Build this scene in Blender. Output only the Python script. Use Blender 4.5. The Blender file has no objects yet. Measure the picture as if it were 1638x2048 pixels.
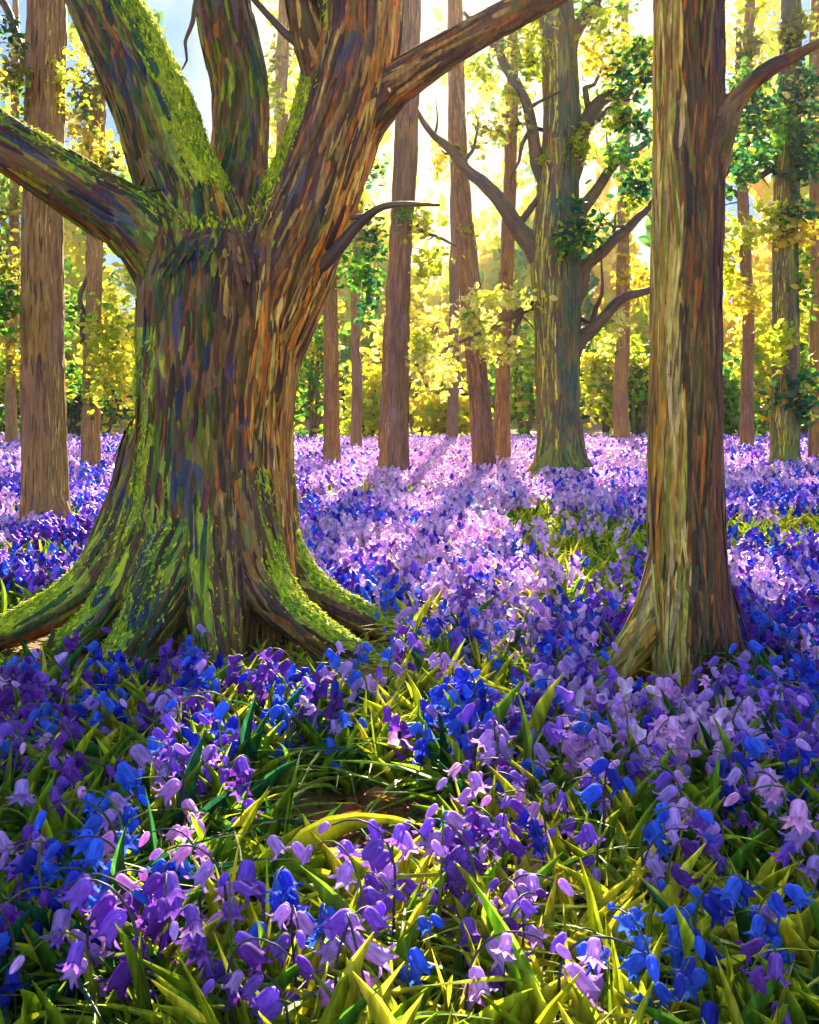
import bpy, math, random
import numpy as np
from mathutils import Vector, Matrix

# ------------------------------------------------------------------ camera, sky, sun, exposure
S = bpy.context.scene
COL = S.collection
rng = np.random.default_rng(11)
random.seed(5)
F, H, HOR, CX = 2300.0, 1.7, 800.0, 819.0          # focal length in photo pixels, eye height, horizon row

cam = bpy.data.cameras.new('camera'); cam_o = bpy.data.objects.new('camera', cam); COL.objects.link(cam_o)
cam.sensor_fit = 'VERTICAL'; cam.sensor_height = 36.0
cam.lens = 36.0 * F / 2048.0
cam.shift_y = -(1024 - HOR) / 2048.0
cam.clip_end = 2000
cam_o.location = (0, 0, H); cam_o.rotation_euler = (math.radians(90), 0, 0)
S.camera = cam_o

SUN_EL, SUN_AZ = math.radians(24), math.radians(4)
w = bpy.data.worlds.new('World'); S.world = w; w.use_nodes = True
nt = w.node_tree
sky = nt.nodes.new('ShaderNodeTexSky'); sky.sky_type = 'NISHITA'; sky.sun_disc = False
sky.sun_elevation = SUN_EL; sky.sun_rotation = SUN_AZ; sky.air_density = 1.0; sky.dust_density = 0.8; sky.ozone_density = 1.0
# added cream and blue band dims the sky ahead so stronger sky elsewhere fills
def wn(t, **kw):
    n = nt.nodes.new(t)
    for k, v in kw.items(): setattr(n, k, v)
    return n
tcw = wn('ShaderNodeTexCoord'); sx = wn('ShaderNodeSeparateXYZ'); nt.links.new(tcw.outputs['Generated'], sx.inputs[0])
mpw = wn('ShaderNodeMapping'); mpw.inputs['Scale'].default_value = (9, 9, 5); nt.links.new(tcw.outputs['Generated'], mpw.inputs[0])
nw = wn('ShaderNodeTexNoise'); nw.inputs['Scale'].default_value = 1.6; nw.inputs['Detail'].default_value = 5; nt.links.new(mpw.outputs[0], nw.inputs['Vector'])
ax = wn('ShaderNodeMath', operation='ABSOLUTE'); sh = wn('ShaderNodeMath', operation='ADD'); sh.inputs[1].default_value = -.03
nt.links.new(sx.outputs[0], sh.inputs[0]); nt.links.new(sh.outputs[0], ax.inputs[0])
m1 = wn('ShaderNodeMath', operation='MULTIPLY_ADD'); m1.inputs[1].default_value = 1.9; nt.links.new(ax.outputs[0], m1.inputs[0])
m2 = wn('ShaderNodeMath', operation='MULTIPLY_ADD'); m2.inputs[1].default_value = .8; m2.inputs[2].default_value = -.40; nt.links.new(nw.outputs['Fac'], m2.inputs[0]); nt.links.new(m2.outputs[0], m1.inputs[2])
rw = wn('ShaderNodeValToRGB'); cr = rw.color_ramp
for p_, c_ in ((.04, (3.5, 3.0, 2.1)), (.22, (3.1, 2.9, 2.3)), (.36, (1.9, 2.35, 2.9)), (.55, (.95, 1.75, 2.9))):
    e_ = cr.elements[0] if p_ == .04 else (cr.elements[1] if p_ == .62 else cr.elements.new(p_)); e_.position = p_; e_.color = (*c_, 1)
nt.links.new(m1.outputs[0], rw.inputs[0])
mr_ = wn('ShaderNodeMapRange'); mr_.inputs['From Min'].default_value = .36; mr_.inputs['From Max'].default_value = .50; mr_.inputs['To Min'].default_value = 1; mr_.inputs['To Max'].default_value = 0
nt.links.new(sx.outputs[2], mr_.inputs[0])
fy = wn('ShaderNodeMapRange'); fy.inputs['From Min'].default_value = .2; fy.inputs['From Max'].default_value = .6; nt.links.new(sx.outputs[1], fy.inputs[0])
mk = wn('ShaderNodeMath', operation='MULTIPLY'); nt.links.new(mr_.outputs[0], mk.inputs[0]); nt.links.new(fy.outputs[0], mk.inputs[1])
mw = wn('ShaderNodeMixRGB'); nt.links.new(mk.outputs[0], mw.inputs[0]); nt.links.new(sky.outputs[0], mw.inputs[1]); nt.links.new(rw.outputs[0], mw.inputs[2])
nt.links.new(mw.outputs[0], nt.nodes['Background'].inputs[0])
nt.nodes['Background'].inputs[1].default_value = 0.085
sl = bpy.data.lights.new('sun', 'SUN'); sl.energy = 5.0; sl.angle = math.radians(0.6); sl.color = (1.0, 0.86, 0.62)
so = bpy.data.objects.new('sun', sl); COL.objects.link(so)
sd = Vector((math.sin(SUN_AZ)*math.cos(SUN_EL), math.cos(SUN_AZ)*math.cos(SUN_EL), math.sin(SUN_EL)))
so.rotation_euler = (-sd).to_track_quat('-Z', 'Y').to_euler(); so.location = sd*60
S.view_settings.view_transform = 'Standard'; S.view_settings.look = 'None'
S.view_settings.exposure = 2.12; S.view_settings.gamma = 1.0
S.cycles.max_bounces = 6; S.cycles.transparent_max_bounces = 4; S.cycles.caustics_reflective = False; S.cycles.caustics_refractive = False

# ------------------------------------------------------------------ helpers
def P(px, py, Y):
    return np.array([(px-CX)/F*Y, Y, H-(py-HOR)/F*Y])
def depth(py): return F*H/(py-HOR)

def hsh(i, j, k, s=0):
    n = (i*374761393 + j*668265263 + k*2147483647 + s*1274126177) & 0xffffffff
    n = ((n ^ (n >> 13))*1274126177) & 0xffffffff
    return ((n ^ (n >> 16)) & 0xffff)/65535.0
def vnoise(p, s=0):
    p = np.asarray(p, float); i = np.floor(p).astype(np.int64); f = p-i; f = f*f*(3-2*f); r = 0
    for a in (0, 1):
        for b in (0, 1):
            for c in (0, 1):
                wgt = (f[:, 0] if a else 1-f[:, 0])*(f[:, 1] if b else 1-f[:, 1])*(f[:, 2] if c else 1-f[:, 2])
                r = r + wgt*hsh(i[:, 0]+a, i[:, 1]+b, i[:, 2]+c, s)
    return r
def fbm(p, s=0, o=3):
    r = 0; a = .5; q = np.asarray(p, float)
    for k in range(o): r = r + a*vnoise(q, s+k); q = q*2.03; a *= .5
    return r/(1-.5**o)
def noise2(x, y, sc, s=0): return vnoise(np.stack([np.atleast_1d(x)*sc, np.atleast_1d(y)*sc, np.zeros_like(np.atleast_1d(x))+.37], 1), s)

def ground_z(x, y):
    x = np.asarray(x, float); y = np.asarray(y, float)
    n = noise2(x.ravel(), y.ravel(), .55, 3).reshape(x.shape)
    return (n-.5)*.10

def link(name, me, parent=None, mat=None):
    o = bpy.data.objects.new(name, me); COL.objects.link(o)
    if parent is not None: o.parent = parent; o.matrix_parent_inverse = Matrix.Translation(-Vector(parent.location))
    if mat is not None and me is not None and len(me.materials) == 0: me.materials.append(mat)
    return o
def tag(o, label=None, cat=None, group=None, kind=None):
    if label: o['label'] = label
    if cat: o['category'] = cat
    if group: o['group'] = group
    if kind: o['kind'] = kind
    return o
def thing(name, label, cat, loc, group=None):
    o = bpy.data.objects.new(name, None); COL.objects.link(o); o.location = Vector(loc); o.empty_display_size = .2
    return tag(o, label, cat, group)

def mesh_np(name, V, Fq, col=None, mats=(), midx=None, smooth=True):
    """V (n,3), Fq (m,k) same-size faces"""
    me = bpy.data.meshes.new(name); V = np.asarray(V, np.float32); Fq = np.asarray(Fq, np.int32)
    m, k = Fq.shape
    me.vertices.add(len(V)); me.vertices.foreach_set('co', V.ravel())
    me.loops.add(m*k); me.loops.foreach_set('vertex_index', Fq.ravel())
    me.polygons.add(m); me.polygons.foreach_set('loop_start', np.arange(m, dtype=np.int32)*k)
    if smooth: me.polygons.foreach_set('use_smooth', np.ones(m, bool))
    for t in mats: me.materials.append(t)
    if midx is not None: me.polygons.foreach_set('material_index', np.asarray(midx, np.int32))
    me.update(calc_edges=True)
    if col is not None:
        a = me.color_attributes.new('Col', 'FLOAT_COLOR', 'POINT')
        c = np.ones((len(V), 4), np.float32); c[:, :3] = col
        a.data.foreach_set('color', c.ravel())
    me.validate()
    return me

def frames(d, up):
    """rows: x-axis, y-axis=d, z-axis  -> (n,3,3) with columns axes"""
    d = d/np.linalg.norm(d, axis=1, keepdims=True)
    x = np.cross(d, up); x /= np.linalg.norm(x, axis=1, keepdims=True)+1e-9
    z = np.cross(x, d)
    return np.stack([x, d, z], 2)
def rand_unit(n):
    v = rng.normal(size=(n, 3)); return v/np.linalg.norm(v, axis=1, keepdims=True)
class Bag:
    """collects many copies of small templates into one mesh"""
    def __init__(s): s.V = []; s.F = []; s.C = []; s.n = 0
    def add(s, tv, tf, pos, R, sc, col, shade=None):
        """tv (k,3), pos (n,3), R (n,3,3), sc (n,3), col (n,3)"""
        n, k = len(pos), len(tv)
        if n == 0: return
        v = np.einsum('nij,nkj->nki', R, tv[None]*sc[:, None, :]) + pos[:, None, :]
        f = (tf[None]+(np.arange(n)*k)[:, None, None]).reshape(-1, tf.shape[1])+s.n
        s.V.append(v.reshape(-1, 3)); s.F.append(f); s.n += n*k
        c = np.repeat(col[:, None, :], k, 1)
        if shade is not None: c = c*shade[None, :, None]
        s.C.append(c.reshape(-1, 3))
    def build(s, name, mat, parent=None):
        me = mesh_np(name, np.concatenate(s.V), np.concatenate(s.F), np.concatenate(s.C), [mat])
        return link(name, me, parent)

# dab-like leaf: folded, pointed, slightly curled (y is length)
LEAF_V = np.array([[0,0,0],[-.32,.28,.07],[0,.28,-.02],[.32,.28,.07],[-.36,.62,.1],[0,.62,0],[.36,.62,.1],[-.14,.9,.02],[0,1,-.06],[.14,.9,.02]], float)
LEAF_F = np.array([[0,2,1,1],[0,3,2,2],[1,2,5,4],[2,3,6,5],[4,5,8,7],[5,6,9,8]])
LEAF_F3 = np.array([[0,2,1],[0,3,2],[1,2,5],[1,5,4],[2,3,6],[2,6,5],[4,5,8],[4,8,7],[5,6,9],[5,9,8]])
def blade_template(n=5, bend=.5, tip=.15):
    V = []; Fc = []
    for i in range(n+1):
        t = i/n; wd = .5*(.45+.55*math.sin(min(1, t*1.25)*math.pi/2))*(1-max(0, (t-.35)/.65)**2); wd = max(wd, .03)
        y = bend*t*t; z = t*(1-.28*bend*t)-max(0, bend-.5)*t**3*.5
        V += [[-wd, y-.12*wd, z], [0, y+.25*wd, z], [wd, y-.12*wd, z]]
    for i in range(n):
        a = 3*i
        Fc += [[a, a+1, a+4, a+3], [a+1, a+2, a+5, a+4]]
    return np.array(V, float), np.array(Fc)

# ------------------------------------------------------------------ materials
def nd(nt, t, **kw):
    n = nt.nodes.new(t)
    for k, v in kw.items(): setattr(n, k, v)
    return n
def mat_new(name):
    m = bpy.data.materials.new(name); m.use_nodes = True; nt = m.node_tree
    return m, nt, nt.nodes['Principled BSDF'], nt.nodes['Material Output']
def ramp(nt, stops, interp='LINEAR'):
    r = nd(nt, 'ShaderNodeValToRGB'); cr = r.color_ramp; cr.interpolation = interp
    while len(cr.elements) < len(stops): cr.elements.new(.5)
    for e, (p, c) in zip(cr.elements, stops): e.position = p; e.color = (*c, 1)
    return r
def even(cols): return [(i/len(cols), c) for i, c in enumerate(cols)]

def bark_mat(name, palette, moss=None, scale=1.0, bump=.5):
    m, nt, bs, out = mat_new(name); L = nt.links.new
    at = nd(nt, 'ShaderNodeAttribute', attribute_name='bark')
    mp = nd(nt, 'ShaderNodeMapping'); mp.inputs['Scale'].default_value = (8*scale, 8*scale, 2.6*scale); L(at.outputs['Vector'], mp.inputs[0])
    nz = nd(nt, 'ShaderNodeTexNoise'); nz.inputs['Scale'].default_value = 1.3; L(mp.outputs[0], nz.inputs['Vector'])
    mixv = nd(nt, 'ShaderNodeMixRGB'); mixv.blend_type = 'ADD'; mixv.inputs[0].default_value = .9
    L(mp.outputs[0], mixv.inputs[1]); L(nz.outputs['Color'], mixv.inputs[2])
    vo = nd(nt, 'ShaderNodeTexVoronoi'); vo.inputs['Scale'].default_value = 1.0; L(mixv.outputs[0], vo.inputs['Vector'])
    sep = nd(nt, 'ShaderNodeSeparateColor'); L(vo.outputs['Color'], sep.inputs[0])
    r1 = ramp(nt, even(palette), 'CONSTANT'); L(sep.outputs[0], r1.inputs[0])
    vo2 = nd(nt, 'ShaderNodeTexVoronoi'); vo2.inputs['Scale'].default_value = 2.3; L(mixv.outputs[0], vo2.inputs['Vector'])
    sep2 = nd(nt, 'ShaderNodeSeparateColor'); L(vo2.outputs['Color'], sep2.inputs[0])
    r2 = ramp(nt, even(palette), 'CONSTANT'); L(sep2.outputs[1], r2.inputs[0])
    mx = nd(nt, 'ShaderNodeMixRGB'); mx.inputs[0].default_value = .35; L(r1.outputs[0], mx.inputs[1]); L(r2.outputs[0], mx.inputs[2])
    # bristle streaks along the limb
    mp2 = nd(nt, 'ShaderNodeMapping'); mp2.inputs['Scale'].default_value = (75*scale, 75*scale, 4.5*scale); L(at.outputs['Vector'], mp2.inputs[0])
    st = nd(nt, 'ShaderNodeTexNoise'); st.inputs['Scale'].default_value = 1.0; st.inputs['Detail'].default_value = 3; L(mp2.outputs[0], st.inputs['Vector'])
    sr = ramp(nt, [(.25, (.55,)*3), (.75, (1.5,)*3)]); L(st.outputs['Fac'], sr.inputs[0])
    ml = nd(nt, 'ShaderNodeMixRGB'); ml.blend_type = 'MULTIPLY'; ml.inputs[0].default_value = 1; L(mx.outputs[0], ml.inputs[1]); L(sr.outputs[0], ml.inputs[2])
    colr = ml.outputs[0]
    if moss:
        am = nd(nt, 'ShaderNodeAttribute', attribute_name='moss')
        n2 = nd(nt, 'ShaderNodeTexNoise'); n2.inputs['Scale'].default_value = 1.6; n2.inputs['Detail'].default_value = 4; L(mixv.outputs[0], n2.inputs['Vector'])
        ad = nd(nt, 'ShaderNodeMath', operation='MULTIPLY_ADD'); L(n2.outputs['Fac'], ad.inputs[0]); ad.inputs[1].default_value = .9; L(am.outputs['Fac'], ad.inputs[2])
        mr = ramp(nt, [(.78, (0, 0, 0)), (.9, (1, 1, 1))]); L(ad.outputs[0], mr.inputs[0])
        v3 = nd(nt, 'ShaderNodeTexVoronoi'); v3.inputs['Scale'].default_value = 1.7; L(mixv.outputs[0], v3.inputs['Vector'])
        s3 = nd(nt, 'ShaderNodeSeparateColor'); L(v3.outputs['Color'], s3.inputs[0])
        r3 = ramp(nt, even(moss), 'LINEAR'); L(s3.outputs[2], r3.inputs[0])
        m3 = nd(nt, 'ShaderNodeMixRGB'); m3.blend_type = 'MULTIPLY'; m3.inputs[0].default_value = .8; L(r3.outputs[0], m3.inputs[1]); L(sr.outputs[0], m3.inputs[2])
        fm = nd(nt, 'ShaderNodeMixRGB'); L(mr.outputs[0], fm.inputs[0]); L(colr, fm.inputs[1]); L(m3.outputs[0], fm.inputs[2]); colr = fm.outputs[0]
    L(colr, bs.inputs['Base Color'])
    bs.inputs['Roughness'].default_value = .62; bs.inputs['Specular IOR Level'].default_value = .35
    bp = nd(nt, 'ShaderNodeBump'); bp.inputs['Strength'].default_value = bump; bp.inputs['Distance'].default_value = .02/scale
    hh = nd(nt, 'ShaderNodeMath', operation='MULTIPLY_ADD'); L(vo.outputs['Distance'], hh.inputs[0]); hh.inputs[1].default_value = -.6; L(st.outputs['Fac'], hh.inputs[2])
    L(hh.outputs[0], bp.inputs['Height']); L(bp.outputs[0], bs.inputs['Normal'])
    return m

def leafy(name, trans=.45, src='attr', rough=.45, streak=True, tint=(1.15, 1.1, .7), ns=38):
    m, nt, bs, out = mat_new(name); L = nt.links.new
    if src == 'attr':
        c = nd(nt, 'ShaderNodeAttribute', attribute_name='Col').outputs['Color']
    else:
        c = nd(nt, 'ShaderNodeObjectInfo').outputs['Color']
    if streak:
        tc = nd(nt, 'ShaderNodeTexCoord')
        nz = nd(nt, 'ShaderNodeTexNoise'); nz.inputs['Scale'].default_value = ns; nz.inputs['Detail'].default_value = 2
        mp = nd(nt, 'ShaderNodeMapping'); mp.inputs['Scale'].default_value = (1, 1, .22); L(tc.outputs['Object'], mp.inputs[0]); L(mp.outputs[0], nz.inputs['Vector'])
        r = ramp(nt, [(.3, (.5,)*3), (.68, (1.45,)*3), (.72, (1.9,)*3)]); L(nz.outputs['Fac'], r.inputs[0])
        ml = nd(nt, 'ShaderNodeMixRGB'); ml.blend_type = 'MULTIPLY'; ml.inputs[0].default_value = .8; L(c, ml.inputs[1]); L(r.outputs[0], ml.inputs[2]); c = ml.outputs[0]
        bp = nd(nt, 'ShaderNodeBump'); bp.inputs['Strength'].default_value = .4; bp.inputs['Distance'].default_value = .004; L(nz.outputs['Fac'], bp.inputs['Height']); L(bp.outputs[0], bs.inputs['Normal'])
    L(c, bs.inputs['Base Color']); bs.inputs['Roughness'].default_value = rough; bs.inputs['Specular IOR Level'].default_value = .3
    tm = nd(nt, 'ShaderNodeMixRGB'); tm.blend_type = 'MULTIPLY'; tm.inputs[0].default_value = 1; L(c, tm.inputs[1]); tm.inputs[2].default_value = (*tint, 1)
    tr = nd(nt, 'ShaderNodeBsdfTranslucent'); L(tm.outputs[0], tr.inputs[0])
    mx = nd(nt, 'ShaderNodeMixShader'); mx.inputs[0].default_value = trans
    L(bs.outputs[0], mx.inputs[1]); L(tr.outputs[0], mx.inputs[2]); L(mx.outputs[0], out.inputs[0])
    return m

M_BIG = bark_mat('mossy_bark', [(.11,.05,.025),(.18,.09,.03),(.12,.05,.08),(.06,.035,.02),(.23,.13,.03),(.15,.14,.02),(.05,.07,.15),(.34,.10,.02),(.16,.07,.03),(.10,.11,.02)],
                 [(.08,.18,.015),(.20,.30,.015),(.36,.44,.015),(.08,.20,.05),(.56,.58,.02),(.28,.32,.02)], 1.0, .7)
M_RIGHT = bark_mat('striped_bark', [(.14,.075,.025),(.19,.10,.03),(.10,.045,.025),(.15,.06,.07),(.24,.15,.045),(.36,.12,.02),(.08,.05,.035),(.18,.12,.03),(.11,.11,.03),(.26,.16,.08)],
                   [(.08,.13,.015),(.14,.18,.02),(.26,.24,.04)], 1.15, .6)
M_MAUVE = bark_mat('mauve_bark', [(.23,.10,.055),(.28,.13,.08),(.17,.08,.06),(.32,.14,.04),(.22,.12,.10),(.16,.09,.035)], None, .42, .4)
M_TAN = bark_mat('tan_bark', [(.28,.15,.04),(.22,.11,.03),(.34,.18,.04),(.17,.08,.035),(.25,.12,.06)], [(.12,.15,.02),(.22,.22,.03)], .42, .4)
M_OAK = bark_mat('olive_bark', [(.14,.09,.035),(.18,.12,.03),(.10,.08,.04),(.13,.05,.05),(.09,.11,.05),(.22,.14,.04),(.06,.09,.07)],
                 [(.05,.10,.05),(.12,.15,.02),(.22,.22,.03)], .42, .5)
M_TWIG = bark_mat('twig_bark', [(.08,.05,.04),(.12,.07,.04),(.07,.05,.06),(.15,.09,.04)], None, .8, .3)
M_LEAF = leafy('leaf', .62)
M_MOSS = leafy('moss', .4, rough=.7)
M_FLAKE = leafy('bark_strip', .0, rough=.6)
M_GRASS = leafy('grass_blade', .55)
M_PETAL = leafy('petal', .5, tint=(1.05, .95, 1.1))
M_PETAL_O = leafy('petal_near', .45, 'obj', rough=.65, tint=(1.05, .95, 1.1), ns=6.5)
M_LEAF_O = leafy('strap_leaf', .5, 'obj')

def soil():
    m, nt, bs, out = mat_new('soil'); L = nt.links.new
    tc = nd(nt, 'ShaderNodeTexCoord')
    nz = nd(nt, 'ShaderNodeTexNoise'); nz.inputs['Scale'].default_value = 2.2; nz.inputs['Detail'].default_value = 8; nz.inputs['Roughness'].default_value = .65; L(tc.outputs['Object'], nz.inputs['Vector'])
    r = ramp(nt, [(.25, (.06,.035,.015)), (.42, (.14,.07,.02)), (.52, (.26,.10,.035)), (.62, (.34,.16,.05)), (.75, (.12,.12,.025))]); L(nz.outputs['Fac'], r.inputs[0])
    L(r.outputs[0], bs.inputs['Base Color']); bs.inputs['Roughness'].default_value = .9
    n2 = nd(nt, 'ShaderNodeTexNoise'); n2.inputs['Scale'].default_value = 22; n2.inputs['Detail'].default_value = 6; L(tc.outputs['Object'], n2.inputs['Vector'])
    bp = nd(nt, 'ShaderNodeBump'); bp.inputs['Strength'].default_value = .8; bp.inputs['Distance'].default_value = .04; L(n2.outputs['Fac'], bp.inputs['Height']); L(bp.outputs[0], bs.inputs['Normal'])
    return m

# ------------------------------------------------------------------ ground
def build_ground():
    xs = np.concatenate([[-900, -300, -120, -60], np.linspace(-30, 30, 121), [60, 120, 300, 900]])
    ys = np.concatenate([[-300, -60, -10], np.linspace(0, 30, 121), np.linspace(31, 80, 50), [120, 300, 1500]])
    X, Y = np.meshgrid(xs, ys); Z = ground_z(X, Y)
    V = np.stack([X, Y, Z], 2).reshape(-1, 3); nx, ny = len(xs), len(ys)
    i = np.arange(nx-1)[None]+np.arange(ny-1)[:, None]*nx; i = i.ravel()
    me = mesh_np('ground', V, np.stack([i, i+1, i+nx+1, i+nx], 1), None, [soil()])
    tag(link('ground', me), 'brown woodland soil under the bluebells', 'ground', kind='structure')
build_ground()

# ------------------------------------------------------------------ trees
def spline(pts, step):
    """Catmull-Rom through rows (x,y,z,r)"""
    p = np.asarray(pts, float); p = np.vstack([2*p[0]-p[1], p, 2*p[-1]-p[-2]]); out = []
    for i in range(1, len(p)-2):
        L = np.linalg.norm(p[i+1, :3]-p[i, :3]); n = max(2, int(L/step))
        for t in np.arange(n)/n:
            a, b, c, d = p[i-1], p[i], p[i+1], p[i+2]
            out.append(.5*(2*b+(c-a)*t+(2*a-5*b+4*c-d)*t*t+(3*b-a-3*c+d)*t**3))
    out.append(p[-2]); return np.array(out)
def px_path(pts, Y0, step):
    rows = []
    for q in pts:
        px, py, r = q[:3]; Y = Y0+(q[3] if len(q) > 3 else 0)
        rows.append([*P(px, py, Y), r/F*Y])
    return spline(rows, step)
def tube(path, sides, close=True):
    c = path[:, :3]; r = np.maximum(path[:, 3], .002); n = len(c)
    t = np.gradient(c, axis=0); t /= np.linalg.norm(t, axis=1, keepdims=True)
    ref = np.array([0, 1, .05]) if abs(t[0] @ np.array([0, 1, .05])) < .9 else np.array([1, 0, .1])
    V = []; u = np.cross(t[0], ref); u /= np.linalg.norm(u)
    for i in range(n):
        u = u-t[i]*(u@t[i]); u /= np.linalg.norm(u); v = np.cross(t[i], u)
        a = np.arange(sides)/sides*2*math.pi
        V.append(c[i]+r[i]*(np.cos(a)[:, None]*u+np.sin(a)[:, None]*v))
    V = np.concatenate(V); Fc = []
    for i in range(n-1):
        for j in range(sides):
            k = (j+1) % sides
            Fc.append([i*sides+j, i*sides+k, (i+1)*sides+k, (i+1)*sides+j])
    if close:                                   # caps as degenerate-free fans around a centre vertex, quads
        b = len(V); V = np.vstack([V, c[0], c[-1]])
        for j in range(0, sides, 2):
            j1, j2 = (j+1) % sides, (j+2) % sides
            Fc.append([b, j2, j1, j]); o = (n-1)*sides
            Fc.append([b+1, o+j, o+j1, o+j2])
    return V, np.array(Fc)
def limb_coords(V, paths):
    """nearest limb of every vertex, with cylinder coordinates round it"""
    best = np.full(len(V), 1e9); sec = np.full(len(V), 1e9); T = np.zeros((len(V), 3)); lid = np.zeros(len(V), int); B = np.zeros((len(V), 3))
    for k, p in enumerate(paths):
        c = p[:, :3]; s = np.concatenate([[0], np.cumsum(np.linalg.norm(np.diff(c, axis=0), axis=1))])
        t = np.gradient(c, axis=0); t /= np.linalg.norm(t, axis=1, keepdims=True)
        for ch in range(0, len(V), 20000):
            v = V[ch:ch+20000]; d = np.linalg.norm(v[:, None]-c[None], axis=2); sd = d-p[:, 3][None]
            j = sd.argmin(1); m = sd[np.arange(len(v)), j]; bb = best[ch:ch+20000]; q = m < bb; sec[ch:ch+20000] = np.where(q, bb, np.minimum(sec[ch:ch+20000], m))
            idx = ch+np.nonzero(q)[0]; best[idx] = m[q]; lid[idx] = k; T[idx] = t[j[q]]
            rel = v[q]-c[j[q]]; al = (rel*t[j[q]]).sum(1); rad = rel-al[:, None]*t[j[q]]
            tt = t[j[q]]; u = np.cross(tt, np.array([.02, 1, .03])); u /= np.linalg.norm(u, axis=1, keepdims=True); wv = np.cross(tt, u)
            B[idx] = np.stack([(rad*u).sum(1)+k*3.1, (rad*wv).sum(1), s[j[q]]+al], 1)
    return lid, B, (T, sec-best)
def set_attr(me, name, arr):
    if arr.ndim == 2:
        a = me.attributes.new(name, 'FLOAT_VECTOR', 'POINT'); a.data.foreach_set('vector', arr.astype(np.float32).ravel())
    else:
        a = me.attributes.new(name, 'FLOAT', 'POINT'); a.data.foreach_set('value', arr.astype(np.float32))
def grown(paths, voxel, ridge, fine, sides=14):
    """one skin over all limbs: tubes joined, voxel-remeshed, then bark relief"""
    Vs, Fs, n = [], [], 0
    for p in paths:
        v, f = tube(p, sides); Vs.append(v); Fs.append(f+n); n += len(v)
    me = mesh_np('tmp', np.concatenate(Vs), np.concatenate(Fs)); o = bpy.data.objects.new('tmp', me); COL.objects.link(o)
    r = o.modifiers.new('r', 'REMESH'); r.mode = 'VOXEL'; r.voxel_size = voxel; r.adaptivity = 0
    sm = o.modifiers.new('s', 'SMOOTH'); sm.factor = .5; sm.iterations = 16
    dg = bpy.context.evaluated_depsgraph_get(); e = o.evaluated_get(dg).to_mesh()
    V = np.zeros(len(e.vertices)*3, np.float32); e.vertices.foreach_get('co', V); V = V.reshape(-1, 3).astype(float)
    N = np.zeros(len(e.vertices)*3, np.float32); e.vertices.foreach_get('normal', N); N = N.reshape(-1, 3).astype(float)
    q = np.zeros(len(e.loops), np.int32); e.loops.foreach_get('vertex_index', q); Q = q.reshape(-1, 4)
    o.evaluated_get(dg).to_mesh_clear(); bpy.data.objects.remove(o); bpy.data.meshes.remove(me)
    lid, B, (T, gap) = limb_coords(V, paths); grown.T = T; bl = np.clip(gap/.09, 0, 1)
    d = bl*((fbm(B*np.array([5, 5, .8]), 1)-.5)*ridge*2+(1-np.abs(2*fbm(B*np.array([16, 16, 2.2]), 5)-1)-.75)*fine*1.6)+(fbm(V*3.1, 9)-.5)*ridge*1.2
    V = V+N*d[:, None]
    return V, N, Q, lid, B
def split_parts(V, Q, lid, B, moss, names, mat, root):
    """each limb id to its own mesh; ids with the same number in `names` order"""
    fl = lid[Q]; f_id = np.array([np.bincount(r, minlength=len(names)).argmax() for r in fl]) if len(names) > 1 else np.zeros(len(Q), int)
    obs = []
    for k, nm in enumerate(names):
        q = Q[f_id == k]
        if len(q) == 0: continue
        u, inv = np.unique(q, return_inverse=True)
        me = mesh_np(nm, V[u], inv.reshape(-1, 4)); set_attr(me, 'bark', B[u]); set_attr(me, 'moss', moss[u])
        obs.append(link(nm, me, root, mat))
    return obs

def strokes_on(V, N, T, sel, n, size, cols, name, root, mat, prob=None):
    """moss: short soft dabs lying mostly along the limb, tips lifting off the bark"""
    idx = rng.choice(sel, n, p=prob); nn = N[idx]; dn = T[idx]*rng.choice([-1., 1.], (n, 1))
    dirr = dn*.8+nn*rng.uniform(.02, .28, (n, 1))+rand_unit(n)*.36
    R = frames(dirr, nn+rand_unit(n)*.35); s = size*rng.uniform(.5, 1.5, n)
    c = np.asarray(cols)[rng.integers(0, len(cols), n)]*rng.uniform(.75, 1.25, (n, 1))
    b = Bag(); b.add(FLAKE_V, FLAKE_F, V[idx]-nn*.003, R, np.stack([s*.32, s, s*.22], 1), c); return b.build(name, mat, root)

FLAKE_V = np.array([[-.30,0,-.05],[0,-.05,.02],[.26,.03,-.05],[-.5,.35,-.06],[0,.33,.09],[.5,.3,-.06],[-.44,.72,-.06],[.04,.7,.08],[.5,.68,-.06],[-.26,1,-.05],[.02,1.06,.02],[.3,.95,-.05]], float)
FLAKE_F = np.array([[3*i+j, 3*i+j+1, 3*i+j+4, 3*i+j+3] for i in range(3) for j in range(2)])
def flakes(V, N, T, mask, n, size, cols, root, lift=.004):
    """loose strips of bark lying along the limb"""
    idx = rng.choice(np.nonzero(mask)[0], n); d = T[idx]+rand_unit(n)*.13; nn = N[idx]
    d = d-nn*(d*nn).sum(1, keepdims=True); d /= np.linalg.norm(d, axis=1, keepdims=True); x = np.cross(d, nn); tw = rng.normal(size=(n, 1))*.22; nn = nn+x*tw; nn /= np.linalg.norm(nn, axis=1, keepdims=True); x = np.cross(d, nn)
    R = np.stack([x, d, nn], 2); wd = size[0]*rng.uniform(.5, 1.3, n); ln = size[1]*rng.uniform(.45, 1.5, n)
    c = np.asarray(cols)[rng.integers(0, len(cols), n)]*rng.uniform(.5, 1.15, (n, 1))*np.array([1.0, .92, .72])
    b = Bag(); b.add(FLAKE_V, FLAKE_F, V[idx]+nn*lift-d*ln[:, None]*.5, R, np.stack([wd*.72, ln, np.full(n, size[0])], 1), c); o = b.build('bark_strips', M_FLAKE, root); o['kind'] = 'stuff'
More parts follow.
